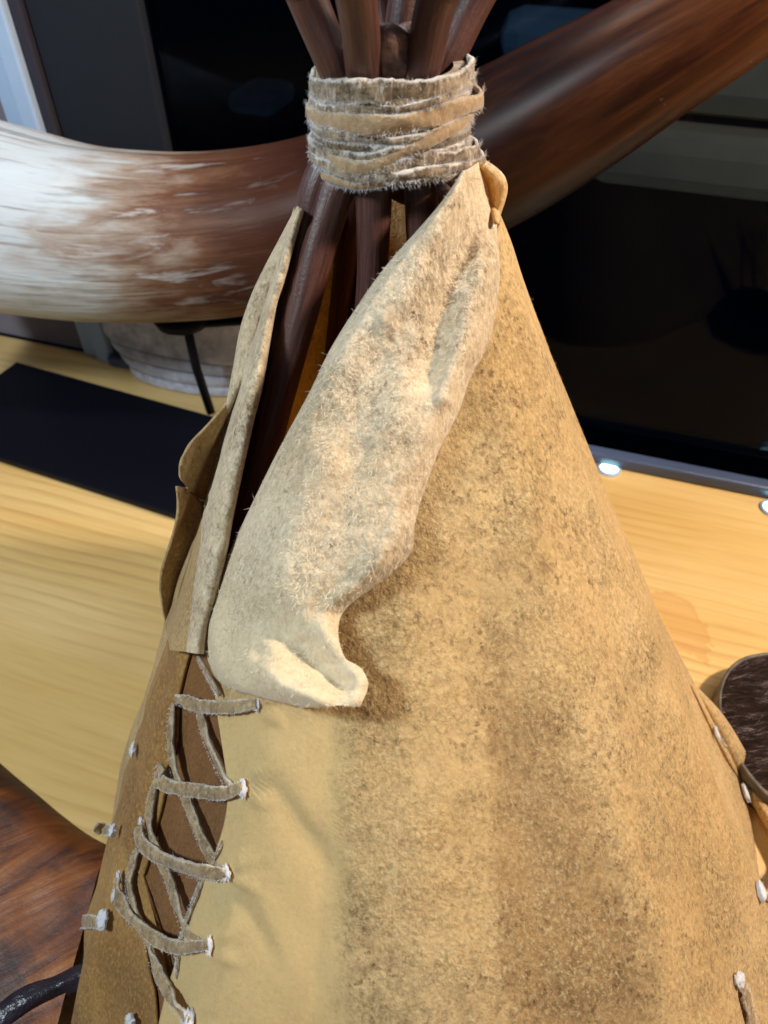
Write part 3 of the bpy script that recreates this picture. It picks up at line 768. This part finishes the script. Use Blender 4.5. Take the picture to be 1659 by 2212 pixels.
# leather core underneath
n = 64; V = []
for z, r in ((.3460, .0270), (.348, .0290), (.352, .0295), (.370, .0295), (.3770, .0285), (.3772, .022)):
    for i in range(n): r = min(r, .0268); V.append(Vector((BX + cos(2*pi*i/n)*r, BY + sin(2*pi*i/n)*r, z)))
mesh_obj('binding_core', V, grid_faces(n, 6, True), M_bdark, tipi)
band([(672,200),(760,212),(850,214),(940,206),(1008,190)], 20, .0300, M_bfuzz)
band([(670,250),(760,290),(850,296),(930,285),(1000,262)], 26, .0298, M_bdark)
band([(672,186),(760,196),(850,197),(940,190),(1010,168)], 19, .0312, M_bfuzz, fray=.2)
band([(672,222),(760,238),(850,240),(950,222),(1008,205)], 9, .0309, M_bfuzz)
band([(672,300),(730,330),(800,348),(880,330),(1000,300)], 30, .0303, M_bfuzz, fray=.2)
band([(690,345),(780,352),(870,350),(950,335),(1020,312)], 22, .0310, M_bfuzz, fray=.2)
band([(672,240),(720,259),(800,269),(880,265),(950,246),(1014,222)], 18, .0324, M_btan, bulge=.003, fray=.05)
band([(680,275),(760,298),(840,303),(930,292),(1000,272)], 8, .0318, M_bfuzz)
band([(672,318),(730,352),(785,368),(850,340),(920,300),(1004,255)], 13, .0328, M_btan, fray=.1)
band([(672,326),(720,360),(785,386),(850,378),(940,368),(1022,345)], 11, .0334, M_bfuzz, fray=.12, bulge=.0045)
band([(672,216),(740,232),(820,236),(900,226),(1004,184)], 7, .0316, M_bfuzz, fray=.25)
band([(672,262),(740,284),(820,292),(905,276),(1004,236)], 6, .0312, M_bfuzz, fray=.25)
band([(674,290),(740,316),(820,322),(905,310),(1004,292)], 9, .0314, M_bdark, fray=.2)
band([(674,310),(720,330),(790,346),(860,326),(1012,318)], 14, .0318, M_bfuzz, fray=.25)
band([(700,340),(780,366),(860,356),(950,342),(1018,326)], 15, .0324, M_bfuzz, fray=.25, bulge=.0035)
band([(690,372),(740,395),(800,398),(870,385),(960,378),(1020,362)], 9, .0318, M_btan, fray=.1, bulge=.004)

# ------------------------------------------------------------------ fibres: many short pale hairs standing on the suede
def fibres(name, gens, mat, parent, width=.00010):
    V = []; F = []; shade = []
    for p, d, L in gens:
        side = d.cross(p - CAM); 
        if side.length < 1e-9: continue
        side = side.normalized()*width/2
        b = len(V); bend = Vector((random.gauss(0,1), random.gauss(0,1), random.gauss(0,1)))*L*.25
        m = p + d*L*.5 + bend*.4; e = p + d*L + bend
        V += [p - side, p + side, m + side*.8, m - side*.8, e]
        shade += [random.random()]*5
        F += [(b, b+1, b+2, b+3), (b+3, b+2, b+4)]
    o = mesh_obj(name, V, F, mat, parent, smoothf=False, attrs={'shade': shade}); tag(o, kind='stuff'); return o
def rnd(): return Vector((random.gauss(0,1), random.gauss(0,1), random.gauss(0,1))).normalized()
g = []
def fv(i, j): return FV[j*fnu + i]
for _ in range(9500):
    i = random.randrange(1, fnu-2); j = random.randrange(2, fnv-2)
    p = fv(i, j); du = fv(i+1, j) - fv(i-1, j); dv = fv(i, j+1) - fv(i, j-1); N = du.cross(dv).normalized()
    if N.dot(CAM - p) < 0: N = -N
    v = j/fnv; x = 1.0 if .15 < v < .72 else .25
    if random.random() > x: continue
    cl = mn.noise(p*90) + random.gauss(0, .25)
    if cl < -.05: continue
    g.append((p + N*.0008, (N*.5 + dv.normalized()*random.uniform(-.2, 1) + rnd()*.7).normalized(), random.uniform(.0008, .0028)))
for j in range(2, fnv-2):      # along the two long edges
    for i in (0, fnu-1):
        if random.random() < .55:
            p = fv(i, j); g.append((p, ((fv(i, j) - fv(min(max(i+(3 if i == 0 else -3), 0), fnu-1), j)).normalized() + rnd()*.8).normalized(), random.uniform(.0006, .0018)))
fibres('nap_fibres', g, M_fibre, tipi, .00018)
g = []
for ln in fuzz_lines:
    P, W = ln[0], ln[1]; isb = len(ln) > 2
    for k in range(1, len(P)-1):
        T = (P[k+1]-P[k-1]).normalized()
        N = Vector((P[k].x-BX, P[k].y-BY, 0)).normalized() if isb else nrm_cover(P[k])
        if N.dot(CAM - P[k]) < -.02: continue
        B = T.cross(N).normalized()
        for q in range(10 if isb else 5):
            sd = random.choice((-1, 1)); e = random.uniform(.75, 1) if random.random() < .7 else random.random()
            p = P[k].lerp(P[k+1], random.random()) + B*sd*e*W[k]/2 + N*.0009
            g.append((p, (B*sd*random.uniform(.3, 1) + N*.5 + T*random.gauss(0,.4)).normalized(), random.uniform(.0005, .0021 if isb else .0011)))
fibres('edge_fibres', g, M_fluff, tipi, .00011)

# white fluffy knots where the thongs pass through
def tuft(px, py, rx, ry, rot=0, off=.004):
    t = chit(px, py, off); c = CAM + ray(px, py)*t; N = nrm_cover(c); sc = t/FP
    X = Vector((1,0,0)); X = (X - N*X.dot(N)).normalized(); Y = N.cross(X)
    a = radians(rot); X, Y = X*cos(a) + Y*sin(a), Y*cos(a) - X*sin(a)
    nu, nv = 18, 12; V = []; rx *= 1.15; ry *= 1.15
    sd = px*.37 + py
    for j in range(nv):
        th = pi*(j+.02)/(nv-.96)
        for i in range(nu):
            ph = 2*pi*i/nu; d = Vector((sin(th)*cos(ph), sin(th)*sin(ph), cos(th)))
            r = 1 + .55*mn.noise(d*2.1 + Vector((sd,0,0))) + .35*mn.noise(d*6 + Vector((0,sd,0)))
            V.append(c + (X*d.x*rx*sc + Y*d.y*ry*sc + N*d.z*min(rx,ry)*.55*sc)*r)
    o = mesh_obj('thong_knot', V, grid_faces(nu, nv, True), M_fluff, tipi)
    for _ in range(90):
        d = rnd(); 
        if d.z < -.2: d.z = -d.z
        p = c + X*d.x*rx*sc*.9 + Y*d.y*ry*sc*.9 + N*d.z*min(rx,ry)*.5*sc
        TF.append((p, (X*d.x + Y*d.y + N*d.z*.6 + rnd()*.4).normalized(), random.uniform(.0004, .0013)))
TF = []
for a in [(555,1524,7,11,0),(524,1704,9,17,10),(489,1886,10,14,20),(452,2044,8,17,0),(408,2204,16,20,0),(287,1619,9,13,10),(243,1794,13,11,20),(304,1774,5,8,0),(256,1898,7,14,-10),(246,1934,5,14,-20),(222,1988,14,20,-25),(282,2204,12,12,0),
          (1548,1583,6,14,20),(1611,1712,8,16,25),(1645,1926,11,17,10),(1597,2116,15,14,0)]:
    tuft(*a)
fibres('knot_fibres', TF, M_fluff, tipi, .00011)
# short nap on the cover itself
g = []
for _ in range(9000):
    phi = radians(random.uniform(245, 385)); s = random.uniform(.05, .98) ** .8
    p = cpoint(phi, s, .0012); x, y = proj(p)
    if not (-20 < x < 1680 and 300 < y < 2230) or x < 760: continue
    N = nrm_cover(p)
    g.append((p, (N*.35 + rnd()*.8 + Vector((.6,0,-.5))).normalized(), random.uniform(.0006, .0018)))
M = NT('cover_nap'); M.base(srgb(214,182,124)); M.set(Roughness=.9); M_nap = M.m
fibres('cover_nap', g, M_nap, tipi, .00010)

# ------------------------------------------------------------------ fur drum at right
M = NT('drum_rim_rawhide'); v = M.coord(); M.base(M.ramp(M.noise(v, 90, 4), [(.3, srgb(62,54,46)), (.7, srgb(108,98,86))])); M.set(Roughness=.5, Normal=M.bump(M.noise(v, 200, 4), .0006)); M_rim = M.m
M = NT('fur_dark_brown'); fs = M.math('ADD', M.math('MULTIPLY', M.attr('shade'), .5), M.math('MULTIPLY', M.noise(M.coord((1, 3, 1)), 55, 4, .6), .75)); M.base(M.ramp(fs, [(.46, srgb(14,9,10)), (.68, srgb(44,26,22)), (.84, srgb(96,74,74)), (.97, srgb(214,204,214))])); M.set(Roughness=.35, Sheen_Weight=.2); M_fur = M.m
M = NT('fur_skin'); M.base(srgb(30,20,18)); M.set(Roughness=.9); M_skin = M.m
zt = .022
out = [(1650,1408),(1612,1416),(1580,1436),(1560,1468),(1552,1510),(1558,1560),(1578,1612),(1606,1660),(1634,1696),(1665,1722),(1720,1730),(1790,1700),(1850,1640),(1870,1560),(1840,1480),(1770,1425),(1700,1406),(1650,1408)]
OC = [at_z(x, y, zt) for x, y in cr(out, 91)[:-1]]
cen = sum(OC, Vector((0,0,0)))/len(OC); nO = len(OC)
drum = thing('fur_covered_drum', (cen.x, cen.y, 0), 'small flat drum with grey rawhide rim and dark brown fur top at the right edge', 'drum')
V = []
for f, z in ((1.0, .001), (1.0, zt - .001), (.985, zt), (.95, zt), (.94, zt - .003)):
    for p in OC: q = cen + (p - cen)*f; V.append(Vector((q.x, q.y, z)))
mesh_obj('rim', V, grid_faces(nO, 5, True), M_rim, drum)
V = []
for f in (.95, .7, .4, .1):
    for p in OC: q = cen + (p - cen)*f; V.append(Vector((q.x, q.y, zt - .003 + .004*(1-f))))
F = grid_faces(nO, 4, True); F.append(tuple(3*nO + i for i in range(nO))); mesh_obj('skin', V, F, M_skin, drum)
g = []
for _ in range(15000):
    k = random.randrange(nO); f = sqrt(random.random())*.95
    p = cen + (OC[k].lerp(OC[(k+1) % nO], random.random()) - cen)*f; p.z = zt - .002 + .004*(1-f)
    sw = .5*mn.noise(p*45)
    g.append((p, (Vector((1, -.25 + sw, .34)) + rnd()*.18).normalized(), random.uniform(.007, .014)))
fibres('fur', g, M_fur, drum, .00032)

# ------------------------------------------------------------------ wood slab at lower left
M = NT('burl_wood'); v = M.coord(rot=(0,0,radians(-30)))
mp = M.new('ShaderNodeMapping'); mp.inputs['Scale'].default_value = (6, 46, 8); M.link(v, mp.inputs[0])
n1 = M.noise(mp.outputs[0], 1, 6, .6, 1.6); n2 = M.noise(v, 14, 4, .6, 1.0); n3 = M.noise(v, 90, 5, .7)
c = M.ramp(n1, [(.28, srgb(36,16,12)), (.42, srgb(104,52,20)), (.55, srgb(138,76,28)), (.72, srgb(166,102,44))])
c = M.mix(M.math('MULTIPLY', M.ramp(n2, [(.42, (1,1,1)), (.55, (0,0,0))]), .75), c, srgb(40,24,26))
c = M.mix(M.ramp(n3, [(.74, (0,0,0)), (.84, (.4,.4,.4))]), c, srgb(190,160,130))
M.base(c); M.set(Roughness=.5, Normal=M.bump(M.math('ADD', n1, M.math('MULTIPLY', n3, .4)), .0012), Coat_Weight=.0); M_burl = M.m
zt = .016
se = cr([(-150,1500),(-60,1588),(0,1642),(60,1692),(120,1742),(175,1782),(232,1812)], 80)
nv_ = 80; V = []; nu_ = 60
for j in range(nu_):            # rows away from the front edge
    for i, (x, y) in enumerate(se):
        p = at_z(x, y, zt); f = j/(nu_-1)
        q = p + Vector((-.012, -1, 0)).normalized()*f*.36 + Vector((0, 0, 0))
        z = zt*min(1, (f*20)**.5) if f < .05 else zt
        z += (.0012*mn.noise(Vector((q.x*14, q.y*14, 1))) + .0012*mn.noise(Vector((q.x*60, q.y*60, 4))))*min(1, f*8)
        sx = smooth(q.x, -.150, -.170); q.x = min(q.x, -.146)
        V.append(Vector((q.x, q.y, max(.001, z))))
slab = thing('driftwood_slab', (-.3, .1, 0), 'polished reddish brown driftwood burl lying on the shelf at lower left', 'driftwood')
o = mesh_obj('slab', V, grid_faces(80, nu_), M_burl, slab); 
o.data.flip_normals()
M = NT('charred_branch'); v = M.coord(); n1 = M.noise(v, 40, 5, .65); M.base(M.ramp(n1, [(.3, srgb(22,18,26)), (.62, srgb(56,46,58)), (.74, srgb(150,140,150))])); M.set(Roughness=.35, Normal=M.bump(n1, .004)); M_br = M.m
bp = [(-60,2240,.0135),(30,2180,.0145),(100,2142,.014),(160,2116,.014),(215,2096,.013)]
c_ = cr([tuple(at_z(*q)) for q in bp], 40); V, F, U = tube([Vector(q) for q in c_], [.0075*(1 - .35*i/39) for i in range(40)], 20, wob=.35, scale=50); mesh_obj('dark_branch', V, F, M_br, slab, uvs=U)
